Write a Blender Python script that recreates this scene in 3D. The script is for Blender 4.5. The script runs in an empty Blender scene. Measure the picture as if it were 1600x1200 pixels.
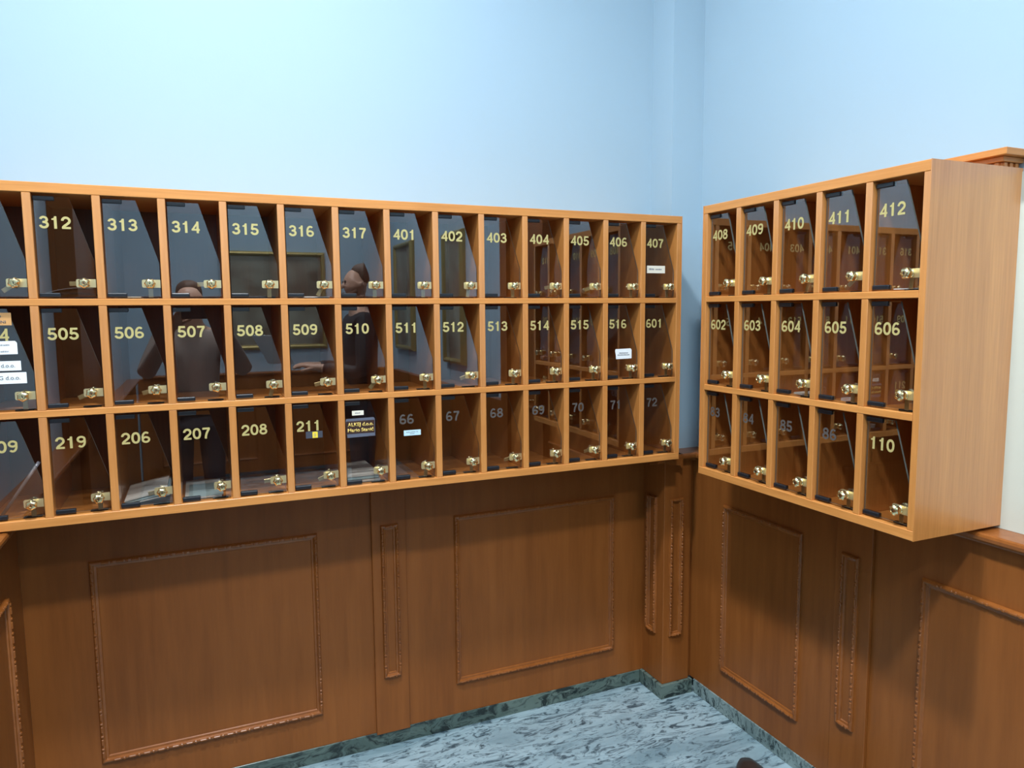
import bpy, bmesh, math, random
from mathutils import Vector, Matrix
random.seed(7)
C = bpy.context.scene.collection
R = math.radians

# ------------------------------------------------------------------ camera
H = 1.53                                   # camera height over the floor
CX, CY, YAW, PIT, ROL, F = -1.81002, -2.4487, 0.4094, -0.1028, -0.00806, 1125.855
fw = Vector((math.sin(YAW)*math.cos(PIT), math.cos(YAW)*math.cos(PIT), math.sin(PIT)))
rt = Vector((math.cos(YAW), -math.sin(YAW), 0)); up = rt.cross(fw)
r2 = rt*math.cos(ROL) + up*math.sin(ROL); u2 = up*math.cos(ROL) - rt*math.sin(ROL)
cam = bpy.data.cameras.new('camera'); cam.sensor_fit = 'HORIZONTAL'; cam.sensor_width = 36
cam.lens = F/1600*36; cam.clip_start = 0.02
co = bpy.data.objects.new('camera', cam); C.objects.link(co)
co.matrix_world = Matrix(((r2.x, u2.x, -fw.x, CX), (r2.y, u2.y, -fw.y, CY), (r2.z, u2.z, -fw.z, H), (0, 0, 0, 1)))
bpy.context.scene.camera = co

# ------------------------------------------------------------------ world, exposure
w = bpy.data.worlds.new('world'); bpy.context.scene.world = w; w.use_nodes = True
w.node_tree.nodes['Background'].inputs[0].default_value = (0.6, 0.75, 0.9, 1)
w.node_tree.nodes['Background'].inputs[1].default_value = 0.0
vs = bpy.context.scene.view_settings
vs.view_transform = 'Standard'; vs.look = 'None'; vs.gamma = 1.0; vs.exposure = 0.0; vs.use_curve_mapping = False

# ------------------------------------------------------------------ ceiling lamps of the lobby (x, y, power, radius); the last is an added fill
CEIL = 3.95
LAMPS = [(-1.72, -1.34, 74, 0.11), (-1.82, -2.80, 80, 0.14), (-0.95, -4.45, 52, 0.16)]  # third one added to brighten the wall behind the camera
LAMP_COL = (0.95, 0.98, 1.0)

# ------------------------------------------------------------------ materials
def mat(name):
    m = bpy.data.materials.new(name); m.use_nodes = True
    return m, m.node_tree.nodes, m.node_tree.links, m.node_tree.nodes['Principled BSDF']
def plain(name, col, rough=0.5, metal=0.0, spec=0.5):
    m, n, l, b = mat(name)
    b.inputs['Base Color'].default_value = (*col, 1); b.inputs['Roughness'].default_value = rough
    b.inputs['Metallic'].default_value = metal; b.inputs['Specular IOR Level'].default_value = spec
    tc = n.new('ShaderNodeTexCoord'); nz = n.new('ShaderNodeTexNoise'); nz.inputs['Scale'].default_value = 60
    mr = n.new('ShaderNodeMapRange'); mr.inputs[3].default_value = max(0, rough-0.04); mr.inputs[4].default_value = min(1, rough+0.04)
    l.new(tc.outputs['Object'], nz.inputs['Vector']); l.new(nz.outputs['Fac'], mr.inputs[0]); l.new(mr.outputs[0], b.inputs['Roughness'])
    return m
def wood(name, c0, c1, scale, rough=0.36, coat=0.0, spec=0.5):
    """fine straight-grained stained beech veneer; scale stretches the grain"""
    m, n, l, b = mat(name)
    tc = n.new('ShaderNodeTexCoord')
    mp = n.new('ShaderNodeMapping'); mp.inputs['Scale'].default_value = scale
    l.new(tc.outputs['Object'], mp.inputs['Vector'])
    n1 = n.new('ShaderNodeTexNoise'); n1.inputs['Scale'].default_value = 6.0; n1.inputs['Detail'].default_value = 6; n1.inputs['Roughness'].default_value = 0.62
    l.new(mp.outputs[0], n1.inputs['Vector'])
    n2 = n.new('ShaderNodeTexNoise'); n2.inputs['Scale'].default_value = 1.1; n2.inputs['Detail'].default_value = 3; n2.inputs['Distortion'].default_value = 0.6
    l.new(mp.outputs[0], n2.inputs['Vector'])
    mx = n.new('ShaderNodeMix'); mx.data_type = 'FLOAT'; mx.inputs[0].default_value = 0.45
    l.new(n1.outputs['Fac'], mx.inputs[2]); l.new(n2.outputs['Fac'], mx.inputs[3])
    cr = n.new('ShaderNodeValToRGB')
    cr.color_ramp.elements[0].position = 0.33; cr.color_ramp.elements[0].color = (*c0, 1)
    cr.color_ramp.elements[1].position = 0.68; cr.color_ramp.elements[1].color = (*c1, 1)
    l.new(mx.outputs[0], cr.inputs[0])
    l.new(cr.outputs[0], b.inputs['Base Color'])
    b.inputs['Roughness'].default_value = rough; b.inputs['Specular IOR Level'].default_value = spec
    bp = n.new('ShaderNodeBump'); bp.inputs['Strength'].default_value = 0.04; bp.inputs['Distance'].default_value = 0.002
    l.new(n1.outputs['Fac'], bp.inputs['Height']); l.new(bp.outputs[0], b.inputs['Normal'])
    if coat: b.inputs['Coat Weight'].default_value = coat; b.inputs['Coat Roughness'].default_value = 0.22; b.inputs['Coat IOR'].default_value = 1.75
    return m
WC0, WC1 = (0.50, 0.195, 0.045), (0.68, 0.293, 0.078)
M = {}
M['wood_h'] = wood('beech_horizontal', WC0, WC1, (1.2, 1.2, 26))
M['wood_v'] = wood('beech_vertical', WC0, WC1, (26, 26, 1.2), coat=1.0)
PC0, PC1 = (0.20, 0.062, 0.012), (0.29, 0.097, 0.021)
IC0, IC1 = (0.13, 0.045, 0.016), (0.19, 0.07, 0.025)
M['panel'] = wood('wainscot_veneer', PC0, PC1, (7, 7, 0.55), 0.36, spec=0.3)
M['back_board'] = wood('shade_tinted_back_board', IC0, IC1, (26, 26, 1.2))  # darker than the other boards: slot shade put into the colour
M['panel_trim'] = wood('wainscot_moulding', PC0, PC1, (6, 6, 6), 0.27)
def wall_paint(name, col):
    m, n, l, b = mat(name)
    tc = n.new('ShaderNodeTexCoord'); nz = n.new('ShaderNodeTexNoise'); nz.inputs['Scale'].default_value = 140; nz.inputs['Detail'].default_value = 3
    n2 = n.new('ShaderNodeTexNoise'); n2.inputs['Scale'].default_value = 1.3; n2.inputs['Detail'].default_value = 3
    l.new(tc.outputs['Object'], nz.inputs['Vector']); l.new(tc.outputs['Object'], n2.inputs['Vector'])
    cr = n.new('ShaderNodeValToRGB'); cr.color_ramp.elements[0].position = 0.3; cr.color_ramp.elements[1].position = 0.7
    cr.color_ramp.elements[0].color = (*[c*0.975 for c in col], 1); cr.color_ramp.elements[1].color = (*col, 1)
    l.new(n2.outputs['Fac'], cr.inputs[0]); l.new(cr.outputs[0], b.inputs['Base Color'])
    bp = n.new('ShaderNodeBump'); bp.inputs['Strength'].default_value = 0.06; bp.inputs['Distance'].default_value = 0.002
    l.new(nz.outputs['Fac'], bp.inputs['Height']); l.new(bp.outputs[0], b.inputs['Normal'])
    b.inputs['Roughness'].default_value = 0.7; b.inputs['Specular IOR Level'].default_value = 0.3
    return m
M['paint'] = wall_paint('pale_blue_paint', (0.362, 0.50, 0.60))
M['cream'] = wall_paint('warm_lit_paint', (0.58, 0.62, 0.55))  # warm light on the near right wall, put into the colour
M['ceiling'] = wall_paint('ceiling_white', (0.8, 0.82, 0.82))
def marble(name, light, mid, dark, amount, rough, fs=16):
    m, n, l, b = mat(name)
    tc = n.new('ShaderNodeTexCoord')
    mp = n.new('ShaderNodeMapping'); mp.inputs['Rotation'].default_value = (0, 0, R(62)); mp.inputs['Scale'].default_value = (1.0, 3.2, 2.0)
    l.new(tc.outputs['Object'], mp.inputs['Vector'])
    warp = n.new('ShaderNodeTexNoise'); warp.inputs['Scale'].default_value = 3.5; warp.inputs['Detail'].default_value = 4
    l.new(mp.outputs[0], warp.inputs['Vector'])
    mx = n.new('ShaderNodeMix'); mx.data_type = 'VECTOR'; mx.inputs[0].default_value = 0.28
    l.new(mp.outputs[0], mx.inputs[4]); l.new(warp.outputs['Color'], mx.inputs[5])
    fine = n.new('ShaderNodeTexNoise'); fine.inputs['Scale'].default_value = fs; fine.inputs['Detail'].default_value = 7; fine.inputs['Roughness'].default_value = 0.66; fine.inputs['Distortion'].default_value = 1.3
    l.new(mx.outputs[1], fine.inputs['Vector'])
    big = n.new('ShaderNodeTexNoise'); big.inputs['Scale'].default_value = 3.2; big.inputs['Detail'].default_value = 4; big.inputs['Distortion'].default_value = 1.0
    l.new(mx.outputs[1], big.inputs['Vector'])
    r1 = n.new('ShaderNodeValToRGB'); r1.color_ramp.elements[0].position = 0.38; r1.color_ramp.elements[1].position = 0.62
    r1.color_ramp.elements[0].color = (*mid, 1); r1.color_ramp.elements[1].color = (*light, 1)
    l.new(big.outputs['Fac'], r1.inputs[0])
    r2_ = n.new('ShaderNodeValToRGB'); r2_.color_ramp.elements[0].position = amount; r2_.color_ramp.elements[1].position = amount+0.13
    r2_.color_ramp.elements[0].color = (0.95,)*3+(1,); r2_.color_ramp.elements[1].color = (0, 0, 0, 1)
    l.new(fine.outputs['Fac'], r2_.inputs[0])
    mc = n.new('ShaderNodeMix'); mc.data_type = 'RGBA'
    l.new(r2_.outputs[0], mc.inputs[0]); l.new(r1.outputs[0], mc.inputs[6]); mc.inputs[7].default_value = (*dark, 1)
    l.new(mc.outputs[2], b.inputs['Base Color']); b.inputs['Roughness'].default_value = rough
    return m
M['floor'] = marble('blue_grey_granite', (0.31, 0.435, 0.49), (0.17, 0.265, 0.31), (0.028, 0.055, 0.075), 0.375, 0.28, 19)
M['skirt'] = marble('dark_green_granite', (0.13, 0.185, 0.165), (0.07, 0.11, 0.10), (0.012, 0.02, 0.02), 0.40, 0.25)
M['skirt_light'] = marble('grey_green_granite', (0.24, 0.33, 0.33), (0.13, 0.19, 0.19), (0.02, 0.035, 0.04), 0.38, 0.25)
M['brass'] = plain('polished_brass', (0.90, 0.74, 0.41), 0.2, 1.0)
M['brass_dull'] = plain('brushed_brass', (0.80, 0.68, 0.38), 0.34, 0.85)
M['gold'] = plain('gold_vinyl', (0.52, 0.44, 0.175), 0.4, 0.15)
M['grey_vinyl'] = plain('faded_grey_vinyl', (0.085, 0.075, 0.07), 0.5)
M['black'] = plain('black_plastic', (0.010, 0.013, 0.018), 0.3)
M['dark'] = plain('keyhole_dark', (0.01, 0.008, 0.006), 0.6)
M['white_paper'] = plain('white_paper', (0.82, 0.87, 0.90), 0.6)
M['blue_paper'] = plain('pale_blue_label', (0.52, 0.74, 0.84), 0.5)
M['cream_paper'] = plain('cream_label', (0.78, 0.74, 0.62), 0.6)
M['orange_label'] = plain('ochre_label', (0.62, 0.33, 0.12), 0.5)
M['dark_plate'] = plain('dark_brown_plate', (0.045, 0.022, 0.018), 0.35)
M['silver_tape'] = plain('clear_silver_tape', (0.16, 0.18, 0.24), 0.25, 0.3)
M['grey_label'] = plain('dark_grey_label', (0.055, 0.062, 0.085), 0.4)
M['yellow'] = plain('yellow_square', (0.85, 0.66, 0.05), 0.5)
M['gold_print'] = plain('gold_print', (0.85, 0.62, 0.16), 0.5)
M['ink'] = plain('grey_ink', (0.22, 0.24, 0.27), 0.6)
M['ink_dark'] = plain('dark_ink', (0.07, 0.08, 0.10), 0.6)
M['magazine_black'] = plain('glossy_black_cover', (0.022, 0.02, 0.024), 0.18)
M['magazine_grey'] = plain('glossy_grey_cover', (0.22, 0.22, 0.25), 0.22)
M['leather'] = plain('dark_brown_leather', (0.03, 0.02, 0.018), 0.35)
M['rubber'] = plain('black_rubber', (0.012, 0.012, 0.012), 0.7)
M['gilt'] = plain('gilt_frame', (0.42, 0.33, 0.13), 0.35, 0.6)
M['lamp_body'] = plain('lamp_white', (0.8, 0.8, 0.8), 0.4)
def canvas_mat():
    m, n, l, b = mat('painted_canvas')
    tc = n.new('ShaderNodeTexCoord'); nz = n.new('ShaderNodeTexNoise'); nz.inputs['Scale'].default_value = 3; nz.inputs['Detail'].default_value = 6
    l.new(tc.outputs['Object'], nz.inputs['Vector'])
    cr = n.new('ShaderNodeValToRGB'); cr.color_ramp.elements[0].color = (0.10, 0.07, 0.045, 1); cr.color_ramp.elements[1].color = (0.30, 0.31, 0.25, 1)
    cr.color_ramp.elements[0].position = .35; cr.color_ramp.elements[1].position = .65
    l.new(nz.outputs['Fac'], cr.inputs[0]); l.new(cr.outputs[0], b.inputs['Base Color']); b.inputs['Roughness'].default_value = 0.5
    return m
M['canvas'] = canvas_mat()
def glass_mat():
    """smoked pane: clear with a brown-grey tint, mirror reflection on the outer side by Fresnel"""
    m, n, l, b = mat('smoked_glass'); n.remove(b)
    out = n['Material Output']
    tr = n.new('ShaderNodeBsdfTransparent'); tr.inputs[0].default_value = (0.80, 0.775, 0.745, 1)
    gl = n.new('ShaderNodeBsdfGlossy'); gl.inputs['Roughness'].default_value = 0.0; gl.inputs['Color'].default_value = (1, 1, 1, 1)
    fr = n.new('ShaderNodeFresnel'); fr.inputs['IOR'].default_value = 2.3
    ge = n.new('ShaderNodeNewGeometry')
    sub = n.new('ShaderNodeMath'); sub.operation = 'SUBTRACT'; sub.inputs[0].default_value = 1.0
    mul = n.new('ShaderNodeMath'); mul.operation = 'MULTIPLY'
    l.new(ge.outputs['Backfacing'], sub.inputs[1]); l.new(fr.outputs[0], mul.inputs[0]); l.new(sub.outputs[0], mul.inputs[1])
    mx = n.new('ShaderNodeMixShader')
    l.new(mul.outputs[0], mx.inputs[0]); l.new(tr.outputs[0], mx.inputs[1]); l.new(gl.outputs[0], mx.inputs[2])
    l.new(mx.outputs[0], out.inputs['Surface'])
    return m
M['glass'] = glass_mat()
M['glass_edge'] = plain('ground_glass_edge', (0.10, 0.115, 0.105), 0.3)
def lamp_emit():
    m, n, l, b = mat('lamp_diffuser')
    b.inputs['Base Color'].default_value = (0.9, 0.9, 0.9, 1)
    b.inputs['Emission Color'].default_value = (*LAMP_COL, 1); b.inputs['Emission Strength'].default_value = 6
    return m
M['lamp_glow'] = lamp_emit()

# ------------------------------------------------------------------ mesh helpers
def box(bm, x0, x1, y0, y1, z0, z1, bev=0.0, mi=0, seg=1, rot=None):
    vs_ = [bm.verts.new((x, y, z)) for x in (x0, x1) for y in (y0, y1) for z in (z0, z1)]
    fs = []
    for q in ((0, 1, 3, 2), (4, 6, 7, 5), (0, 4, 5, 1), (2, 3, 7, 6), (0, 2, 6, 4), (1, 5, 7, 3)):
        f = bm.faces.new([vs_[i] for i in q]); f.material_index = mi; fs.append(f)
    if bev > 0:
        es = list({e for f in fs for e in f.edges})
        res = bmesh.ops.bevel(bm, geom=es, offset=bev, segments=seg, affect='EDGES', profile=0.5)
        for f in res['faces']: f.material_index = mi
        vs_ = list({v for f in res['faces'] for v in f.verts} | {v for v in vs_ if v.is_valid})
    if rot is not None: bmesh.ops.transform(bm, matrix=rot, verts=[v for v in vs_ if v.is_valid])
    return vs_
def prism(bm, pts, axis, a, b, mi=0, mi_side=None):
    """polygon pts (two coordinates) extruded along axis from a to b; the polygon runs over the other two axes in order"""
    def P(p, t):
        c = [0, 0, 0]; k = [i for i in range(3) if i != axis]
        c[k[0]], c[k[1]], c[axis] = p[0], p[1], t
        return c
    A = [bm.verts.new(P(p, a)) for p in pts]; B = [bm.verts.new(P(p, b)) for p in pts]
    f1 = bm.faces.new(A); f2 = bm.faces.new(B[::-1]); f1.material_index = mi; f2.material_index = mi
    n = len(pts)
    for i in range(n):
        f = bm.faces.new([A[i], B[i], B[(i+1) % n], A[(i+1) % n]]); f.material_index = mi if mi_side is None else mi_side
    return A + B
def mesh(name, bm, mats, smooth=False):
    bmesh.ops.recalc_face_normals(bm, faces=bm.faces)
    me = bpy.data.meshes.new(name); bm.to_mesh(me); bm.free()
    for m in (mats if isinstance(mats, (list, tuple)) else [mats]): me.materials.append(m)
    if smooth:
        for p in me.polygons: p.use_smooth = True
    return me
def link(name, me, parent=None, loc=None, rot=None):
    o = bpy.data.objects.new(name, me); C.objects.link(o)
    if parent is not None: o.parent = parent
    if loc is not None: o.location = loc
    if rot is not None: o.rotation_euler = rot
    return o
def obj(name, bm, mats, parent=None, loc=None, rot=None, smooth=False):
    return link(name, mesh(name, bm, mats, smooth), parent, loc, rot)
def boxobj(name, dims, m, parent=None, bev=0.0, loc=None):
    bm = bmesh.new(); box(bm, *dims, bev=bev); return obj(name, bm, m, parent, loc)
def empty(name, loc=(0, 0, 0), rotz=0):
    o = bpy.data.objects.new(name, None); C.objects.link(o); o.location = loc; o.rotation_euler = (0, 0, rotz); o.empty_display_size = 0.05
    return o
def tag(o, label, cat, group=None):
    o['label'] = label; o['category'] = cat
    if group: o['group'] = group
    return o
def struct(o):
    o['kind'] = 'structure'; return o

_text = {}
def text_mesh(body, height, m, xs=1.0, bold=0.02, spacing=1.0):
    """lettering as a thin mesh; lies in local x-z, origin at its lower left, front towards -y"""
    key = (body, height, m.name, xs, bold)
    if key in _text: return _text[key]
    cu = bpy.data.curves.new('lettering', 'FONT'); cu.body = body; cu.size = 1.0; cu.offset = bold; cu.space_character = spacing; cu.resolution_u = 6
    o = bpy.data.objects.new('lettering', cu); C.objects.link(o)
    dg = bpy.context.evaluated_depsgraph_get()
    me = bpy.data.meshes.new_from_object(o.evaluated_get(dg)); bpy.data.objects.remove(o); bpy.data.curves.remove(cu)
    xsv = [v.co.x for v in me.vertices]; ref = 0.729
    s = height/ref; x0 = min(xsv); y0 = 0.0
    for v in me.vertices:
        v.co = Vector(((v.co.x-x0)*s*xs, 0.0, (v.co.y-y0)*s))
    bm = bmesh.new(); bm.from_mesh(me); bpy.data.meshes.remove(me)
    bmesh.ops.recalc_face_normals(bm, faces=bm.faces)
    for f in bm.faces:
        if f.normal.y > 0: f.normal_flip()
    r = bmesh.ops.extrude_face_region(bm, geom=bm.faces[:])
    bmesh.ops.translate(bm, verts=[v for v in r['geom'] if isinstance(v, bmesh.types.BMVert)], vec=(0, -0.0003, 0))
    me = mesh('lettering', bm, m)
    _text[key] = me
    return me

def arc(cx_, cz_, rx, rz, a0, a1, n=22, p=1.0):
    out = []
    for k in range(n+1):
        a = R(a0+(a1-a0)*k/n); c, s_ = math.cos(a), math.sin(a)
        out.append((cx_+rx*math.copysign(abs(c)**p, c), cz_+rz*math.copysign(abs(s_)**p, s_)))
    return out
# bold grotesque numerals, one unit tall: strokes (points, width, closed) or filled outlines (points, 0, True)
SW = 0.185
_six = [(arc(0.357, 0.298, 0.252, 0.212, 0, 360, 28), 0.17, True), (arc(0.375, 0.5, 0.270, 0.4175, 50, 205, 24), 0.165, False)]
GLYPH = {
    '0': [(arc(0.35, 0.5, 0.255, 0.41, 0, 360, 32, 0.9), SW, True)],
    '1': [([(0.12, 0.70), (0.12, 0.815), (0.215, 0.83), (0.285, 0.88), (0.315, 1.0), (0.475, 1.0), (0.475, 0.0), (0.275, 0.0), (0.275, 0.70)], 0, True)],
    '2': [(arc(0.35, 0.665, 0.25, 0.2475, 182, -38, 22)+[(0.40, 0.375), (0.235, 0.25), (0.15, 0.15), (0.13, 0.03)], SW, False), ([(0.045, 0.085), (0.675, 0.085)], 0.17, False)],
    '3': [(arc(0.34, 0.712, 0.222, 0.2, 172, -90, 20)+[(0.25, 0.512)], 0.175, False), (arc(0.34, 0.302, 0.255, 0.215, 90, -172, 22), SW, False)],
    '4': [([(0.515, 0.0), (0.515, 1.0)], SW, False), ([(0.025, 0.29), (0.69, 0.29)], 0.155, False), ([(0.545, 0.94), (0.115, 0.31)], 0.145, False)],
    '5': [([(0.635, 0.91), (0.19, 0.91), (0.135, 0.47)], 0.175, False), (arc(0.345, 0.32, 0.262, 0.235, 145, -168, 22), SW, False)],
    '6': _six,
    '7': [([(0.045, 0.91), (0.66, 0.91)], 0.175, False), ([(0.615, 0.90), (0.50, 0.72), (0.39, 0.50), (0.32, 0.26), (0.295, 0.0)], SW, False)],
    '8': [(arc(0.35, 0.735, 0.215, 0.18, 0, 360, 26), 0.168, True), (arc(0.35, 0.295, 0.258, 0.21, 0, 360, 28), 0.178, True)],
    '9': [([(0.7-x, 1-z) for x, z in pts], w_, c_) for pts, w_, c_ in _six],
}
_num = {}
def number_mesh(body, height, m, adv=0.775, y=-0.0003):
    """bold sans numerals as a thin film; lies in local x-z, origin at its lower left, front towards -y"""
    key = (body, height, m.name)
    if key in _num: return _num[key]
    bm = bmesh.new()
    for i, ch in enumerate(body):
        ox = i*adv
        for si, (pts, wd, closed) in enumerate(GLYPH[ch]):
            ly = -0.00012*si                     # strokes laid one over another
            if wd == 0:
                bm.faces.new([bm.verts.new(((x+ox)*height, ly, z*height)) for x, z in pts]); continue
            n = len(pts)
            if closed: pts = pts[:-1]; n -= 1
            L_, R_ = [], []
            for k in range(n):
                a = Vector(pts[(k-1) % n] if closed or k > 0 else pts[k]); b = Vector(pts[k]); c = Vector(pts[(k+1) % n] if closed or k < n-1 else pts[k])
                d1 = (b-a).normalized() if (b-a).length > 1e-6 else (c-b).normalized(); d2 = (c-b).normalized() if (c-b).length > 1e-6 else d1
                t = (d1+d2).normalized(); nn = Vector((-t.y, t.x)); f = min(1.6, 1/max(0.3, nn.dot(Vector((-d1.y, d1.x)))))
                for lst, sg in ((L_, 1), (R_, -1)):
                    q = b+nn*(sg*wd/2*f); lst.append(bm.verts.new(((q.x+ox)*height, ly, q.y*height)))
            for k in range(n if closed else n-1):
                k2 = (k+1) % n; bm.faces.new([L_[k], L_[k2], R_[k2], R_[k]])
    for f in bm.faces:
        f.normal_update()
        if f.normal.y > 0: f.normal_flip()
    r = bmesh.ops.extrude_face_region(bm, geom=bm.faces[:])
    bmesh.ops.translate(bm, verts=[v for v in r['geom'] if isinstance(v, bmesh.types.BMVert)], vec=(0, y, 0))
    me = mesh('numeral', bm, m); _num[key] = me
    return me

# ------------------------------------------------------------------ room shell
XL, YF = -2.37, -5.2                        # painted left wall, wall behind the camera
struct(boxobj('floor', (XL-0.1, 0.1, YF-0.1, 0.1, -0.08, 0.0), M['floor']))
struct(boxobj('ceiling', (XL-0.1, 0.1, YF-0.1, 0.1, CEIL, CEIL+0.08), M['ceiling']))
struct(boxobj('wall_back', (XL-0.1, 0.1, 0.0, 0.1, 0.0, CEIL), M['paint']))
struct(boxobj('wall_left', (XL-0.1, XL, YF, 0.0, 0.0, CEIL), M['paint']))
struct(boxobj('wall_front', (XL-0.1, 0.1, YF-0.1, YF, 0.0, CEIL), M['paint']))
YC = -1.30                                  # hidden edge where a cream overlay paints warm light onto the blue wall
bm = bmesh.new(); box(bm, 0.0, 0.1, YF, 0.0, 0.0, CEIL)
wr = struct(obj('wall_right', bm, M['paint']))
cream = boxobj('warm_light_panel', (-0.004, 0.0, -1.72, YC, 0.9795, 1.845), M['cream'], wr)
struct(boxobj('wall_corner', (-0.14, 0.0, -0.135, 0.0, 0.0, CEIL), M['paint']))

# ------------------------------------------------------------------ wainscot: wood panelling with carved mouldings
Z0W, Z1W = 0.055, 0.952
def moulding_frame(u0, u1, v0, v1, wdt=0.022, hgt=0.011, bead=True, period=0.040):
    """mitred picture-frame moulding on a face: local x = u, z = v, rises towards -y; carved bar-and-bead row on its outer roll"""
    bm = bmesh.new()
    prof = [(0, 0), (0.001, hgt*0.55), (wdt*0.16, hgt*0.9), (wdt*0.34, hgt), (wdt*0.5, hgt*0.86), (wdt*0.6, hgt*0.45), (wdt*0.72, hgt*0.35), (wdt*0.9, hgt*0.3), (wdt, 0)]
    loops = []
    for d, h in prof:
        loops.append([bm.verts.new(p) for p in ((u0+d, -h, v0+d), (u1-d, -h, v0+d), (u1-d, -h, v1-d), (u0+d, -h, v1-d))])
    for a, b in zip(loops, loops[1:]):
        for i in range(4): bm.faces.new([a[i], a[(i+1) % 4], b[(i+1) % 4], b[i]])
    if bead:
        d = wdt*0.30
        for (ax, p0, p1, fix) in (('u', u0, u1, v0+d), ('u', u0, u1, v1-d), ('v', v0, v1, u0+d), ('v', v0, v1, u1-d)):
            n = max(1, int((p1-p0-0.02)/period)); off = (p1-p0-n*period)/2
            for k in range(n):
                s = p0+off+k*period
                for (a, b, r) in ((s+0.004, s+0.024, 0.0034), (s+0.0285, s+0.0355, 0.0042)):
                    if ax == 'u': box(bm, a, b, -hgt-0.0022, -hgt+0.004, fix-r, fix+r, bev=0.0016)
                    else: box(bm, fix-r, fix+r, -hgt-0.0022, -hgt+0.004, a, b, bev=0.0016)
    return bm
def rail_bm(length, depth, top):
    """chair rail: rounded nosing over a small cove, along local x, from the wall face (y=0) towards -y"""
    bm = bmesh.new()
    t = top
    pts = [(0, t), (-depth+0.006, t), (-depth+0.002, t-0.003), (-depth, t-0.009), (-depth+0.001, t-0.017), (-depth+0.006, t-0.022), (-depth*0.72, t-0.024), (-depth*0.66, t-0.03),
           (-depth*0.62, t-0.038), (-0.012, t-0.043), (-0.008, t-0.052), (0, t-0.054)]
    prism(bm, pts, 0, 0, length)
    return bm
RAILT = 0.979
# back wall
tb = struct(boxobj('trim_1', (XL+0.06, -0.2, -0.06, -0.0005, Z0W, Z1W), M['panel']))
for (u0, u1) in ((-2.140, -1.482), (-1.006, -0.341)):
    obj('panel_moulding', moulding_frame(u0, u1, 0.170, 0.800), M['panel_trim'], tb, (0, -0.06, 0))
pl = boxobj('pilaster', (-1.303, -1.184, -0.072, -0.06, Z0W-0.004, Z1W), M['panel'], tb, 0.0015)
obj('pilaster_moulding', moulding_frame(-1.274, -1.212, 0.256, 0.802, 0.019), M['panel_trim'], pl, (0, -0.072, 0))
obj('chair_rail', rail_bm(2.11, 0.088, RAILT), M['panel_trim'], tb, (XL+0.06, -0.0005, 0))
# corner column cladding
tcn = struct(boxobj('trim_2', (-0.2, -0.075, -0.2, -0.0005, Z0W, Z1W), M['panel'], None, 0.002))
boxobj('filler_strip', (-0.075, -0.055, -0.185, -0.02, Z0W, Z1W), M['panel'], tcn)
obj('column_moulding', moulding_frame(-0.176, -0.116, 0.248, 0.800, 0.017), M['panel_trim'], tcn, (0, -0.2, 0))
obj('column_moulding', moulding_frame(0.09, 0.155, 0.248, 0.800, 0.017), M['panel_trim'], tcn, (-0.2, 0, 0), (0, 0, R(-90)))
obj('chair_rail', rail_bm(0.235, 0.098, RAILT), M['panel_trim'], tcn, (-0.232, -0.1355, 0))
obj('chair_rail', rail_bm(0.142, 0.092, RAILT), M['panel_trim'], tcn, (-0.1405, -0.09, 0), (0, 0, R(-90)))
# right wall, built along local x = towards the camera
trn = empty('trim_3', (0, 0, 0), R(-90)); struct(trn)
boxobj('panel_board', (0.185, -YF-0.001, -0.055, -0.0005, Z0W, Z1W), M['panel'], trn)
for (u0, u1) in ((0.370, 0.752), (1.170, 1.90)):
    obj('panel_moulding', moulding_frame(u0, u1, 0.168, 0.806), M['panel_trim'], trn, (0, -0.055, 0))
pl = boxobj('pilaster', (0.892, 1.019, -0.067, -0.055, Z0W-0.004, Z1W), M['panel'], trn, 0.0015)
obj('pilaster_moulding', moulding_frame(0.917, 0.980, 0.262, 0.800, 0.019), M['panel_trim'], pl, (0, -0.067, 0))
obj('chair_rail', rail_bm(1.9, 0.085, RAILT), M['panel_trim'], trn, (0.236, -0.0005, 0))
# left wall, local x = away from the camera
tl = empty('trim_4', (XL, YF, 0), R(90)); struct(tl)
LL = -YF
boxobj('panel_board', (0.3, LL-0.061, -0.06, -0.0005, Z0W, Z1W), M['panel'], tl)
obj('panel_moulding', moulding_frame(LL-0.72, LL-0.232, 0.165, 0.785), M['panel_trim'], tl, (0, -0.06, 0))
obj('chair_rail', rail_bm(LL-0.3-0.089, 0.095, RAILT), M['panel_trim'], tl, (0.3, -0.0005, 0))
# wall behind the camera
tf = empty('trim_6', (0, YF, 0), R(180)); struct(tf)
boxobj('panel_board', (0.062, -XL-0.062, -0.06, -0.0005, Z0W, Z1W), M['panel'], tf)
for u in (0.25, 1.35): obj('panel_moulding', moulding_frame(u, u+0.8, 0.168, 0.8, bead=False), M['panel_trim'], tf, (0, -0.06, 0))
obj('chair_rail', rail_bm(-XL-0.2, 0.09, RAILT), M['panel_trim'], tf, (0.1, -0.0005, 0))
# stone skirting
struct(boxobj('baseboard_back', (XL+0.06, -0.215, -0.064, -0.0005, 0.0, Z0W), M['skirt'], None, 0.001))
struct(boxobj('baseboard_corner', (-0.212, -0.064, -0.212, -0.0005, 0.0, Z0W), M['skirt'], None, 0.001))
struct(boxobj('baseboard_right', (-0.060, -0.0005, YF, -0.213, 0.0, Z0W), M['skirt_light'], None, 0.001))
struct(boxobj('baseboard_left', (XL+0.0005, XL+0.064, YF, -0.065, 0.0, Z0W), M['skirt'], None, 0.001))
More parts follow.
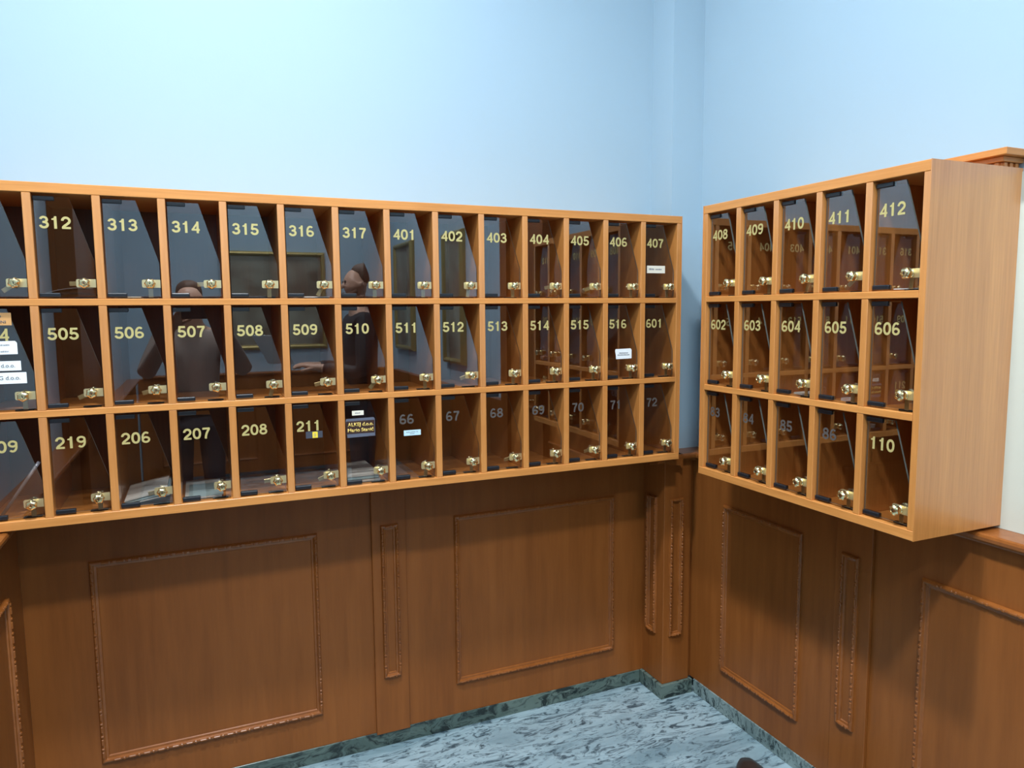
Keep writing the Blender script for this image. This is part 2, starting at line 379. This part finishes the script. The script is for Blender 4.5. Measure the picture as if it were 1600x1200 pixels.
# dentil cornice high on the right wall
bm = bmesh.new()
ca, cb, cz = -1.345, -0.95, 1.893
for (d, z0, z1) in ((0.090, cz-0.016, cz), (0.074, cz-0.028, cz-0.0165), (0.064, cz-0.0455, cz-0.0285)):
    box(bm, -d, -0.0005, ca+0.09-d, cb, z0, z1, bev=0.001)
k = ca+0.03
while k < cb-0.02:
    box(bm, -0.070, -0.06, k, k+0.010, cz-0.0445, cz-0.0295); k += 0.02
for q in (0.012, 0.032, 0.052): box(bm, -q-0.010, -q, ca+0.021, ca+0.028, cz-0.0445, cz-0.0295)
struct(obj('trim_5', bm, M['wood_h']))

# ------------------------------------------------------------------ mail cabinets
D, TV, P = 0.31382, 0.01918, 0.15
RECESS, PT = 0.014, 0.005                   # pane set back from the front edge, pane thickness
PW = P - TV - 0.007                         # pane width
def pane_me(h):
    bm = bmesh.new()
    pts = [(0, 0), (PW, 0), (PW, h*0.36), (PW*0.615, h), (0, h)]
    prism(bm, pts, 1, 0, PT, 0, 1)
    return mesh('pane', bm, [M['glass'], M['glass_edge']])
def clip_me():
    bm = bmesh.new(); box(bm, -0.0015, 0.0445, -0.004, PT+0.004, 0, 0.0115, bev=0.0022, seg=2)
    return mesh('hinge_clip', bm, M['black'])
def plate_me():
    bm = bmesh.new(); w2, h2, r = 0.044, 0.0105, 0.004
    pts = [(w2, -h2), (w2, h2)]
    for (cx_, cz_, a0) in ((r, h2-r, 90), (r, -h2+r, 180)):
        for q in range(5):
            a = R(a0+q*22.5); pts.append((cx_+r*math.cos(a), cz_+r*math.sin(a)))
    prism(bm, pts, 1, -0.0022, 0.0)
    box(bm, 0.0405, 0.044, -0.0022, PT+0.003, -h2, h2)          # folds round the pane edge
    return mesh('lock_plate', bm, M['brass_dull'])
def knob_me():
    bm = bmesh.new(); N = 24
    prof = [(0.0105, 0.0), (0.0105, 0.003), (0.0092, 0.0045), (0.0092, 0.0065), (0.0118, 0.0085), (0.0134, 0.0115), (0.0138, 0.0155), (0.0128, 0.0195), (0.0104, 0.0222), (0.0072, 0.0238), (0.0050, 0.0242), (0.0046, 0.0234), (0.0, 0.0234)]
    rings = []
    for (r, y) in prof:
        if r == 0: rings.append([bm.verts.new((0, -y, 0))]); continue
        ring = []
        for k in range(N):
            a = 2*math.pi*k/N; rr = r
            if 0.008 < y < 0.023 and r > 0.0100: rr = r*(1.0 if k % 4 < 2 else 0.88)
            ring.append(bm.verts.new((rr*math.cos(a), -y, rr*math.sin(a))))
        rings.append(ring)
    for a, b in zip(rings, rings[1:]):
        for k in range(N):
            if len(b) == 1: bm.faces.new([a[k], a[(k+1) % N], b[0]])
            else: bm.faces.new([a[k], a[(k+1) % N], b[(k+1) % N], b[k]])
    box(bm, -0.0009, 0.0009, -0.0240, -0.0232, -0.0032, 0.0032, mi=1)
    return mesh('lock_knob', bm, [M['brass'], M['dark']])
def lever_me():
    bm = bmesh.new(); box(bm, -0.0058, 0.0058, 0.0, 0.002, -0.036, 0.006, bev=0.0008)
    return mesh('lock_lever', bm, M['brass_dull'])
CLIP, PLATE, KNOB, LEVER = clip_me(), plate_me(), knob_me(), lever_me()
def strike_me():
    bm = bmesh.new(); box(bm, 0, 0.041, 0, 0.013, 0, 0.0035, bev=0.001)
    return mesh('strike_plate', bm, M['black'])
STRIKE = strike_me()

def build_cabinet(label, loc, rotz, ncol, z0, s1, s2, z1, rows, levers, pitch):
    root = empty('mail_cabinet', loc, rotz); tag(root, label, 'mail cabinet')
    L = ncol*pitch + TV; TT, TB, TS = 0.0252, 0.0235, 0.0175
    boxobj('top_board', (0.002, L-0.002, -D, -0.001, z1-TT, z1), M['wood_h'], root, 0.0012)
    boxobj('bottom_board', (0.002, L-0.002, -D-0.0015, -0.001, z0, z0+TB), M['wood_h'], root, 0.0012)
    for x in (0, L-0.002): boxobj('end_panel', (x, x+0.002, -D-0.0015, -0.001, z0, z1), M['wood_v'], root)
    for x in (0.002, L-TV): boxobj('side_panel', (x, x+TV-0.002, -D+0.0005, -0.001, z0+TB, z1-TT), M['wood_v'], root, 0.0012)
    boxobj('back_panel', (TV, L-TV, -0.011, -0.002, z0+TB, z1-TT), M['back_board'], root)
    for s in (s1, s2): boxobj('shelf', (TV, L-TV, -D, -0.011, s-TS/2, s+TS/2), M['wood_h'], root, 0.0012)
    bands = [(s1+TS/2, z1-TT), (s2+TS/2, s1-TS/2), (z0+TB, s2-TS/2)]
    spots = {}
    for r, (a, b) in enumerate(bands):
        bm = bmesh.new(); box(bm, 0, TV, -D+0.0006, -0.011, a, b, bev=0.0012); dme = mesh('divider', bm, M['wood_v'])
        for c in range(1, ncol): link('divider', dme, root, (c*pitch, 0, 0))
        ph = b-a-0.0125; pme = pane_me(ph)
        for c in range(ncol):
            num = rows[r][c]
            x = c*pitch + TV + 0.0035; y = -D + RECESS; z = a + 0.0055
            link('strike_plate', STRIKE, root, (c*pitch+TV+0.079, y+PT+0.004, a))
            d = link('door', pme, root, (x, y, z))
            d['label'] = ('smoked glass door numbered %s' % num.lower()) if num else 'smoked glass door with a name plate, no number'
            link('hinge_clip', CLIP, d, (0, 0, ph-0.0105)); link('hinge_clip', CLIP, d, (0, 0, -0.002))
            lx = PW-0.0435; lz = 0.034
            link('lock_plate', PLATE, d, (lx, -0.0002, lz))
            link('lock_knob', KNOB, d, (lx+0.0195, -0.002, lz), (0, random.uniform(-0.5, 0.5), 0))
            lv = levers[r][c]
            if lv is not None: link('lock_lever', LEVER, d, (lx+0.0195, PT+0.0005, lz), (0, R(lv), 0))
            if num:
                grey = len(num) == 2
                me = number_mesh(num, 0.0308, M['grey_vinyl'] if grey else M['gold'])
                link('number', me, d, (0.0085 if not grey else 0.0140, -0.0003, ph*0.745-0.0154))
            spots[num or 'plate'] = (d, x, y, z, ph, a)
    return root, spots

Z = lambda v: v + H
LZ0, LZ1, LS1, LS2 = Z(-0.54733), Z(0.32292), Z(0.02776), Z(-0.25433)
XR = -0.22346
LX = XR - 14*P - TV
left_rows = [['311', '312', '313', '314', '315', '316', '317', '401', '402', '403', '404', '405', '406', '407'],
             ['504', '505', '506', '507', '508', '509', '510', '511', '512', '513', '514', '515', '516', '601'],
             ['209', '219', '206', '207', '208', '211', '', '66', '67', '68', '69', '70', '71', '72']]
left_lev = [[55, 88, 0, 88, 0, 28, 0, 0, 10, 0, 80, 70, 0, 0],
            [0, 68, 75, None, 14, 76, 40, 0, 72, 0, 0, 0, 0, 0],
            [0, 0, 80, None, 86, 68, None, 8, 0, 76, 0, 80, 0, 0]]
cabL, SL = build_cabinet('long wooden mail cabinet with smoked glass doors 311 to 601 on the back wall', (LX, 0, 0), 0, 14, LZ0, LS1, LS2, LZ1, left_rows, left_lev, P)
RP = 0.15281
right_rows = [['408', '409', '410', '411', '412'], ['602', '603', '604', '605', '606'], ['83', '84', '85', '86', '110']]
right_lev = [[75, 0, 20, 50, 8], [0, 0, 0, 0, 0], [0, 0, 0, 0, 0]]
cabR, SR = build_cabinet('short wooden mail cabinet with smoked glass doors 408 to 110 on the right wall', (0, -0.54611, 0), R(-90), 5, LZ0+0.005, LS1, LS2, LZ1, right_rows, right_lev, RP)

# ------------------------------------------------------------------ stickers and name plates on the panes
def scribble(bm, x0, x1, z, hgt, seed, y=-0.0008, mi=0):
    rnd = random.Random(seed); x = x0
    while x < x1:
        wd = rnd.uniform(0.0012, 0.0032)
        box(bm, x, min(x1, x+wd), y, y+0.0003, z, z+hgt*rnd.uniform(0.7, 1.0), mi=mi); x += wd + rnd.uniform(0.0005, 0.0012)
        if rnd.random() < 0.12: x += 0.002
def sticker(key, sp, x0, x1, z0, z1, m, name='name_label', lines=(), ink=None, tilt=0.0, torn=False, y=-0.0004, label=None):
    """paper label on a door; x from the pane's left, z from the pane's bottom; lines = (z, height, x0, x1) of illegible print"""
    d = sp[key][0]; bm = bmesh.new(); wd, ht = x1-x0, z1-z0
    if torn:
        pts = [(0.004, 0), (wd, 0.001), (wd, ht-0.005), (wd-0.004, ht), (0.002, ht-0.001), (0, ht-0.008), (0.003, ht*0.4)]
        prism(bm, pts, 1, -0.0003, 0)
    else: box(bm, 0, wd, -0.0003, 0, 0, ht)
    for i, (lz, lh, a, b) in enumerate(lines): scribble(bm, a, b, lz, lh, hash((len(key), i)) % 997 + i*31 + len(lines), -0.0006, 1)
    o = obj(name, bm, [m, ink or M['ink']], d, (x0, y, z0), (0, R(tilt), 0))
    if label: o['label'] = label
    return o
def on_label(o, body, x, z, h, m, xs=1.0, bold=0.015):
    link('lettering', text_mesh(body, h, m, xs, bold), o, (x, -0.0005, z)) if o.parent is None else None
def print_on(key, sp, body, x, z, h, m, xs=1.0, bold=0.015, tilt=0.0, y=-0.0009):
    return link('lettering', text_mesh(body, h, m, xs, bold), sp[key][0], (x, y, z), (0, R(tilt), 0))
sticker('504', SL, 0.004, 0.085, 0.2115, 0.2425, M['orange_label'], label='ochre sticker with two lines of capitals')
print_on('504', SL, 'DRUŠTVO', 0.012, 0.2305, 0.0068, M['ink_dark'], 1.25)
print_on('504', SL, 'APARTMENI', 0.009, 0.2165, 0.0072, M['ink_dark'], 1.22)
sticker('504', SL, 0.002, 0.093, 0.1385, 0.1725, M['white_paper'], lines=((0.022, 0.004, 0.02, 0.075), (0.006, 0.004, 0.016, 0.072)), torn=True, label='white paper label with faint print')
sticker('504', SL, 0.000, 0.098, 0.0985, 0.1225, M['white_paper'], label='white label printed with a company name')
print_on('504', SL, 'OD d.o.o.', 0.031, 0.1065, 0.0098, M['ink_dark'], 1.0, 0.0)
sticker('504', SL, 0.000, 0.108, 0.0655, 0.0935, M['white_paper'], label='lower white label printed with a company name')
print_on('504', SL, 'IDG d.o.o.', 0.036, 0.0755, 0.0102, M['ink_dark'], 1.0, 0.0)
sticker('407', SL, 0.010, 0.086, 0.0815, 0.1075, M['cream_paper'], lines=((0.011, 0.006, 0.008, 0.03), (0.011, 0.005, 0.036, 0.062)), ink=M['ink'], label='cream paper label with handwriting')
sticker('516', SL, 0.033, 0.100, 0.066, 0.102, M['white_paper'], lines=((0.019, 0.0032, 0.016, 0.052), (0.0125, 0.0032, 0.010, 0.058)), ink=M['ink_dark'], torn=True, label='white paper label with two printed lines')
sticker('66', SL, 0.027, 0.081, 0.133, 0.150, M['blue_paper'], lines=((0.0095, 0.003, 0.008, 0.045), (0.0045, 0.0026, 0.02, 0.034)), label='pale blue label with two printed lines')
sticker('211', SL, 0.034, 0.082, 0.148, 0.168, M['grey_label'], label='dark grey label with a yellow square')
o = sticker('211', SL, 0.053, 0.068, 0.1485, 0.1665, M['yellow'], 'square_mark', y=-0.0008)
print_on('211', SL, '0', 0.0572, 0.1525, 0.0095, M['ink'], 1.0, 0.0, y=-0.0012)
sticker('plate', SL, 0.020, 0.055, 0.207, 0.221, M['cream_paper'], lines=((0.005, 0.004, 0.009, 0.025),), label='small cream label above the name plate')
sticker('plate', SL, 0.000, 0.088, 0.1405, 0.1985, M['silver_tape'], 'tape', torn=True, label='silver tape behind the name plate')
sticker('plate', SL, 0.001, 0.0865, 0.152, 0.190, M['dark_plate'], 'name_plate', y=-0.0009, label='dark brown plate with gold lettering')
print_on('plate', SL, 'ALKEJ d.o.o.', 0.006, 0.1745, 0.0108, M['gold_print'], 1.02, 0.02, y=-0.0014)
print_on('plate', SL, 'Mario Stanić', 0.006, 0.1575, 0.0108, M['gold_print'], 1.04, 0.02, y=-0.0014)

# ------------------------------------------------------------------ mail lying in the slots
def world_of(sp, key, root):
    d, x, y, z, ph, a = sp[key]
    return (root, x, y, a)
def sheet(name, label, cat, sp, key, root, x0, x1, depth, z, thick, m, ang=0.0, yaw=0.0, group=None, y_off=0.014, sheets=1, m2=None, curl=0.0):
    """a folded sheet or envelope in a slot: bends a little along its width; rests on the slot floor"""
    d, px, py, pz, ph, a = sp[key]
    nx, ny = 8, 3; bm = bmesh.new()
    def surf(u, v, top):
        xx = (x1-x0)*(u-0.5); yy = depth*v
        zz = curl*4*(u*(1-u)) + math.tan(R(ang))*(xx+(x1-x0)/2) + (thick if top else 0)
        return (xx, yy, zz)
    T = [[bm.verts.new(surf(i/nx, j/ny, True)) for j in range(ny+1)] for i in range(nx+1)]
    B = [[bm.verts.new(surf(i/nx, j/ny, False)) for j in range(ny+1)] for i in range(nx+1)]
    for i in range(nx):
        for j in range(ny):
            bm.faces.new([T[i][j], T[i+1][j], T[i+1][j+1], T[i][j+1]]); bm.faces.new([B[i][j], B[i][j+1], B[i+1][j+1], B[i+1][j]])
    for i in range(nx):
        bm.faces.new([T[i][0], B[i][0], B[i+1][0], T[i+1][0]]); bm.faces.new([T[i][ny], T[i+1][ny], B[i+1][ny], B[i][ny]])
    for j in range(ny):
        bm.faces.new([T[0][j], T[0][j+1], B[0][j+1], B[0][j]]); bm.faces.new([T[nx][j], B[nx][j], B[nx][j+1], T[nx][j+1]])
    p = Vector((px+(x0+x1)/2, py+PT+y_off, a+z)); p = Matrix.Rotation(root.rotation_euler.z, 4, 'Z') @ p + root.location
    o = obj(name, bm, m, None, p, (0, 0, root.rotation_euler.z+R(yaw)))
    return tag(o, label, cat, group)
sheet('magazine', 'black glossy magazine lying behind glass door 312', 'magazine', SL, '312', cabL, 0.004, 0.120, 0.2, 0.004, 0.006, M['magazine_black'], ang=1.5, curl=0.006)
sheet('magazine', 'grey glossy leaflet curled over the black magazine behind door 312', 'magazine', SL, '312', cabL, 0.010, 0.112, 0.16, 0.0145, 0.002, M['magazine_grey'], ang=6.5, curl=0.006, y_off=0.02)
sheet('envelope', 'white envelope lying under glass door 316', 'envelope', SL, '316', cabL, 0.030, 0.119, 0.21, 0.0036, 0.003, M['white_paper'])
sheet('envelope', 'thin cream envelope lying flat behind glass door 313', 'envelope', SL, '313', cabL, 0.010, 0.075, 0.2, 0.0036, 0.002, M['cream_paper'])
sheet('envelope', 'dark envelope lying flat behind glass door 315', 'envelope', SL, '315', cabL, 0.005, 0.118, 0.2, 0.0036, 0.004, M['grey_label'])
sheet('envelope', 'lowest white envelope of the tilted pile behind door 206', 'envelope', SL, '206', cabL, 0.004, 0.116, 0.22, 0.0036, 0.003, M['white_paper'], ang=9, group=None)
sheet('envelope', 'middle white envelope of the tilted pile behind door 206', 'envelope', SL, '206', cabL, 0.006, 0.114, 0.215, 0.0085, 0.0035, M['blue_paper'], ang=10)
sheet('envelope', 'topmost white envelope of the tilted pile behind door 206', 'envelope', SL, '206', cabL, 0.005, 0.110, 0.2, 0.0138, 0.003, M['white_paper'], ang=11.5)
sheet('envelope', 'lower white paper lying flat behind glass door 207', 'envelope', SL, '207', cabL, 0.004, 0.100, 0.22, 0.0036, 0.004, M['white_paper'])
sheet('envelope', 'upper pale paper lying flat behind glass door 207', 'envelope', SL, '207', cabL, 0.014, 0.104, 0.15, 0.0082, 0.003, M['blue_paper'], y_off=0.016)
for i, (q, nm) in enumerate((((0.003, 0.105, 0.22), 'lowest'), ((0.004, 0.100, 0.215), 'second'), ((0.003, 0.102, 0.2), 'topmost'))):
    sheet('envelope', '%s white letter of the stack behind the brown name plate door' % nm, 'envelope', SL, 'plate', cabL, q[0], q[1], q[2], 0.0036+i*0.0085, 0.0065, M['blue_paper'] if i == 1 else M['white_paper'], yaw=(0.6, -0.8, 0.5)[i])
sheet('envelope', 'white envelope lying behind glass door 604', 'envelope', SR, '604', cabR, 0.042, 0.118, 0.2, 0.0036, 0.005, M['white_paper'])
sheet('envelope', 'white envelope lying flat behind glass door 412', 'envelope', SR, '412', cabR, 0.040, 0.105, 0.2, 0.0036, 0.003, M['white_paper'])
# grey tube leaning in the slot 209
d, px, py, pz, ph, a = SL['209']
bm = bmesh.new()
bmesh.ops.create_cone(bm, cap_ends=True, segments=14, radius1=0.0042, radius2=0.0042, depth=0.165)
bmesh.ops.translate(bm, verts=bm.verts, vec=(0, 0, 0.0825))
tube = obj('rolled_leaflet', bm, M['magazine_grey'], None, (LX+px+0.022, py+PT+0.03, a+0.003), (0, R(34), 0), smooth=True)
tag(tube, 'thin grey rolled leaflet leaning behind door 209', 'leaflet')

# ------------------------------------------------------------------ shoe at the lower edge of the picture
def shoe():
    root = empty('shoe', (-0.262, -0.80, 0.0), R(-25)); tag(root, 'toe of a dark brown leather shoe on the grey stone floor', 'shoe')
    # outline of the sole: local +y = toe, length 0.29
    def half(t):   # half width along the length, 0 heel .. 1 toe
        return 0.033 + 0.012*math.sin(math.pi*min(1, max(0, (t-0.35)/0.6))) - 0.004*math.sin(math.pi*min(1, t/0.5))
    def ring(t, z, k, n=20):
        pass
    L = 0.285; bm = bmesh.new(); N = 36
    out = []
    for i in range(N):
        a_ = 2*math.pi*i/N; s = math.sin(a_); c = math.cos(a_)
        y = L*0.5*s; t = 0.5+0.5*s
        hw = half(t); x = math.copysign(abs(c)**0.62, c)*hw*1.22
        out.append((x, y))
    A = [bm.verts.new((x*1.06, y*1.02, 0.0)) for x, y in out]; B = [bm.verts.new((x*1.06, y*1.02, 0.013)) for x, y in out]
    bm.faces.new(A); bm.faces.new(B[::-1])
    for i in range(N): bm.faces.new([A[i], B[i], B[(i+1) % N], A[(i+1) % N]])
    obj('sole', bm, M['rubber'], root)
    bm = bmesh.new(); rings = []
    for k, (z, sx, sy, yo) in enumerate(((0.012, 1.0, 1.0, 0), (0.026, 1.03, 1.0, 0), (0.040, 0.98, 0.95, -0.004), (0.052, 0.86, 0.80, -0.022), (0.062, 0.74, 0.62, -0.045), (0.075, 0.68, 0.50, -0.062), (0.092, 0.66, 0.42, -0.072), (0.090, 0.56, 0.36, -0.072), (0.060, 0.5, 0.34, -0.07))):
        rings.append([bm.verts.new((x*sx, y*sy+yo, z)) for x, y in out])
    for p, q in zip(rings, rings[1:]):
        for i in range(N): bm.faces.new([p[i], p[(i+1) % N], q[(i+1) % N], q[i]])
    bm.faces.new(rings[-1]); bm.faces.new(rings[0][::-1])
    obj('upper', bm, M['leather'], root, smooth=True)
    for k in range(4):
        y = 0.018-0.02*k; z = 0.0575+0.0055*k
        bm = bmesh.new(); box(bm, -0.016, 0.016, y-0.002, y+0.002, z, z+0.004, bev=0.0015)
        obj('lace', bm, M['rubber'], root)
shoe()

# ------------------------------------------------------------------ the lobby behind the camera (seen in the glass)
def door_set(name, x, y0, y1, ztop, side):
    """wooden door with casing on a side wall; side = +1 faces +x, -1 faces -x"""
    root = empty(name, (x, (y0+y1)/2, 0)); struct(root)
    hw = (y1-y0)/2; s = side
    def bx(nm, a, b, c, d_, z0, z1, m=M['panel'], bev=0.002, par=None):
        return boxobj(nm, (min(a*s, b*s), max(a*s, b*s), c, d_, z0, z1), m, par or root, bev)
    for c in (-hw, hw-0.10): bx('door_casing', 0.0005, 0.095, c, c+0.10, 0.0, ztop)
    bx('door_casing', 0.0005, 0.11, -hw-0.02, hw+0.02, ztop, ztop+0.09)
    lf = bx('door_leaf', 0.0005, 0.07, -hw+0.1, hw-0.1, 0.005, ztop)
    bx('handle', 0.07, 0.12, hw-0.17, hw-0.15, 1.0, 1.02, M['brass'], 0.002, lf)
door_set('door_1', 0.0, -2.28, -1.68, 2.1, -1)
door_set('door_2', XL, -2.72, -1.75, 2.1, 1)
def painting(label, loc, rotz, wd, ht):
    root = empty('framed_painting', loc, rotz); tag(root, label, 'painting')
    boxobj('canvas', (-wd/2+0.04, wd/2-0.04, -0.02, -0.001, -ht/2+0.04, ht/2-0.04), M['canvas'], root)
    obj('picture_frame', moulding_frame(-wd/2, wd/2, -ht/2, ht/2, 0.07, 0.045, False), M['gilt'], root, (0, -0.0005, 0))
painting('wide gilt-framed painting mirrored in glass doors 315 and 316', (-1.14, YF, 1.63), R(180), 0.92, 0.9)
painting('narrow gilt-framed painting mirrored in glass door 402', (0.0, -3.38, 1.62), R(-90), 0.46, 1.0)
painting('gilt-framed painting near the lobby corner, mirrored in glass door 401', (0.0, -4.80, 1.66), R(-90), 0.62, 1.0)
# ------------------------------------------------------------------ two people mirrored in the glass
M['skin'] = plain('skin', (0.52, 0.30, 0.21), 0.5)
M['hair'] = plain('brown_hair', (0.07, 0.035, 0.018), 0.6)
M['beard'] = plain('short_beard', (0.12, 0.06, 0.035), 0.7)
M['jacket_black'] = plain('black_jacket', (0.015, 0.016, 0.02), 0.7)
M['coat_taupe'] = plain('taupe_coat', (0.26, 0.22, 0.20), 0.8)
M['trousers'] = plain('dark_trousers', (0.03, 0.035, 0.05), 0.8)
M['eye'] = plain('eye', (0.02, 0.015, 0.012), 0.2)
def skinned(name, chains, m, parent, lev=2):
    """chains: lists of (x, y, z, r); a chain may start with an int that names an already placed point"""
    pts, edges = [], []
    for ch in chains:
        prev = None
        for q in ch:
            if isinstance(q, int): prev = q; continue
            pts.append(q)
            if prev is not None: edges.append((prev, len(pts)-1))
            prev = len(pts)-1
    me = bpy.data.meshes.new(name); me.from_pydata([p[:3] for p in pts], edges, []); me.materials.append(m)
    o = link(name, me, parent)
    sk = o.modifiers.new('skin', 'SKIN'); sk.use_smooth_shade = True
    for i, p in enumerate(pts):
        r = p[3]; me.skin_vertices[0].data[i].radius = (r, r) if not isinstance(r, tuple) else r
    me.skin_vertices[0].data[0].use_root = True
    ss = o.modifiers.new('subsurf', 'SUBSURF'); ss.levels = ss.render_levels = lev
    return o
def person(label, loc, rotz, s, top, hair, legs, wl, wr, el, er, beard=False):
    """standing figure facing local +y; wl / wr and el / er are the wrists and elbows"""
    root = empty('person', loc, rotz); tag(root, label, 'person')
    k = s/1.75
    z = lambda v: v*k
    body = [[(0, 0, z(1.40), 0.075*k), (0, 0.005, z(1.47), 0.056*k), (0, 0.02, z(1.535), 0.060*k), (0, 0.022, z(1.60), 0.080*k), (0, 0.01, z(1.66), 0.084*k), (0, 0.0, z(1.715), 0.052*k)],
            [2, (0, 0.075*k, z(1.535), 0.030*k)],                    # chin
            [3, (0, 0.092*k, z(1.615), 0.016*k), (0, 0.118*k, z(1.592), 0.011*k)],   # nose
            [3, (0.086*k, 0.005, z(1.615), 0.014*k), (0.094*k, -0.008, z(1.632), 0.010*k)], [3, (-0.086*k, 0.005, z(1.615), 0.014*k), (-0.094*k, -0.008, z(1.632), 0.010*k)]]
    n = 13
    for sx, w_, e_ in ((1, wr, er), (-1, wl, el)):
        sh = (sx*0.165*k, 0, z(1.40)); W = Vector(w_); E = Vector(e_); d = (W-E).normalized()
        side = d.cross(Vector((0, 0, 1))).normalized() if abs(d.z) < 0.95 else Vector((0, 1, 0))
        nrm = side.cross(d).normalized()
        i0 = sum(len([q for q in c if not isinstance(q, int)]) for c in body)
        body.append([0, (*sh, 0.052*k), (*E, 0.040*k), (*W, 0.026*k), (*(W+d*0.05), (0.036*k, 0.020*k)), (*(W+d*0.085), (0.034*k, 0.016*k))])
        palm = i0+4
        for f in range(4):
            off = side*(0.027-0.018*f)*k; ln = (0.062, 0.074, 0.070, 0.054)[f]*k
            b0 = W+d*0.095+off; b1 = b0+d*ln*0.55-nrm*0.008; b2 = b1+d*ln*0.42-nrm*0.022
            body.append([palm, (*b0, 0.0088*k), (*b1, 0.0082*k), (*b2, 0.0070*k)])
        t0 = W+d*0.035+side*0.034*k-nrm*0.01; t1 = t0+d*0.035+side*0.022*k-nrm*0.012; t2 = t1+d*0.026-nrm*0.012
        body.append([i0+3, (*t0, 0.0115*k), (*t1, 0.0095*k), (*t2, 0.0080*k)])
    skinned('body', body, M['skin'], root)
    hr = [[(0, -0.035*k, z(1.60), 0.062*k), (0, -0.035*k, z(1.66), 0.086*k), (0, -0.005*k, z(1.70), 0.070*k), (0, 0.05*k, z(1.705), 0.040*k)],
          [1, (0.072*k, 0.0, z(1.665), 0.024*k)], [1, (-0.072*k, 0.0, z(1.665), 0.024*k)]]
    skinned('hair', hr, hair, root)
    if beard: skinned('beard', [[(0, 0.082*k, z(1.528), 0.033*k), (0.045*k, 0.055*k, z(1.545), 0.028*k), (0.074*k, 0.02*k, z(1.59), 0.016*k)], [0, (-0.045*k, 0.055*k, z(1.545), 0.028*k), (-0.074*k, 0.02*k, z(1.59), 0.016*k)]], M['beard'], root)
    for sx in (1, -1):
        bm = bmesh.new(); bmesh.ops.create_uvsphere(bm, u_segments=10, v_segments=8, radius=0.011*k)
        obj('eye', bm, M['eye'], root, (sx*0.031*k, 0.088*k, z(1.632)), smooth=True)
    bm = bmesh.new(); box(bm, -0.024*k, 0.024*k, 0.095*k, 0.103*k, z(1.556), z(1.564), bev=0.003)
    obj('mouth', bm, M['beard'], root)
    jk = [[(0, 0, z(0.93), (0.165*k, 0.115*k)), (0, 0, z(1.08), (0.155*k, 0.110*k)), (0, 0, z(1.25), (0.175*k, 0.120*k)), (0, 0, z(1.38), (0.135*k, 0.095*k)), (0, 0, z(1.455), 0.068*k)]]
    for sx, w_, e_ in ((1, wr, er), (-1, wl, el)):
        W = Vector(w_); E = Vector(e_)
        jk.append([3, (sx*0.175*k, 0, z(1.39), 0.068*k), (*E, 0.056*k), (*(E.lerp(W, 0.93)), 0.040*k)])
    skinned('jacket', jk, top, root)
    tr_ = [[(0, 0, z(0.93), 0.125*k), (0.09*k, 0, z(0.84), 0.090*k), (0.095*k, 0.01, z(0.48), 0.065*k), (0.10*k, -0.005, z(0.06), 0.056*k)],
           [0, (-0.09*k, 0, z(0.84), 0.090*k), (-0.095*k, 0.01, z(0.48), 0.065*k), (-0.10*k, -0.005, z(0.06), 0.056*k)]]
    skinned('trousers', tr_, legs, root)
    for sx in (1, -1):
        skinned('shoe', [[(sx*0.10*k, -0.05, 0.042, 0.040), (sx*0.10*k, 0.04, 0.040, (0.042, 0.038)), (sx*0.105*k, 0.14, 0.032, (0.044, 0.030)), (sx*0.106*k, 0.19, 0.028, (0.036, 0.022))]], M['leather'], root)
    return root
PHX, PHY = -1.85, -2.93
person('person in a taupe coat holding up a phone, mirrored in glass doors 314 and 507', (PHX, PHY, 0), 0, 1.72, M['coat_taupe'], M['hair'], M['trousers'],
       (-0.09, 0.31, 1.45), (0.17, 0.31, 1.45), (-0.26, 0.08, 1.16), (0.30, 0.06, 1.16))
person('bearded person in a black jacket looking at a paper, mirrored in glass door 317', (-0.79, -3.12, 0), R(90), 1.85, M['jacket_black'], M['hair'], M['trousers'],
       (-0.10, 0.30, 1.16), (0.10, 0.30, 1.16), (-0.25, 0.04, 1.12), (0.25, 0.04, 1.12), beard=True)
fwh = Vector((math.sin(YAW), math.cos(YAW), 0)); q = Vector((CX, CY, H)) - fwh*0.022
ph_ = empty('phone', q, -YAW); tag(ph_, 'dark phone held up in two hands, mirrored in the glass doors', 'phone')
bm = bmesh.new(); box(bm, -0.075, 0.075, -0.009, 0.0, -0.037, 0.037, bev=0.003, seg=2); obj('phone_body', bm, M['black'], ph_)
bm = bmesh.new(); box(bm, -0.071, 0.071, -0.0095, -0.0088, -0.034, 0.034); obj('screen', bm, M['magazine_black'], ph_)
bm = bmesh.new(); box(bm, -0.10, 0.10, -0.0008, 0.0008, 0.0, 0.25)
tag(obj('document', bm, M['white_paper'], None, (-1.32, -3.06, 1.19), (R(-40), 0, R(40))), 'white sheet of paper held by the person in the black jacket', 'paper')
for i, (x, y, p, r) in enumerate(LAMPS):
    root = empty('ceiling_lamp', (x, y, CEIL)); 
    tag(root, ('round white ceiling lamp above the mail cabinets', 'round white ceiling lamp by the wooden door', 'round white fill lamp added to brighten the back of the lobby')[i], 'lamp', 'ceiling lamps')
    bm = bmesh.new(); bmesh.ops.create_cone(bm, cap_ends=True, segments=32, radius1=r+0.03, radius2=r+0.03, depth=0.05)
    obj('lamp_body', bm, M['lamp_body'], root, (0, 0, -0.0255))
    bm = bmesh.new(); bmesh.ops.create_cone(bm, cap_ends=True, segments=32, radius1=r, radius2=r, depth=0.01)
    obj('diffuser', bm, M['lamp_glow'], root, (0, 0, -0.056))
    la = bpy.data.lights.new('lamp_light', 'AREA'); la.shape = 'DISK'; la.size = 2*r; la.energy = p; la.color = LAMP_COL; la.spread = R(150)
    lo = bpy.data.objects.new('lamp_light', la); C.objects.link(lo); lo.parent = root; lo.location = (0, 0, -0.065)
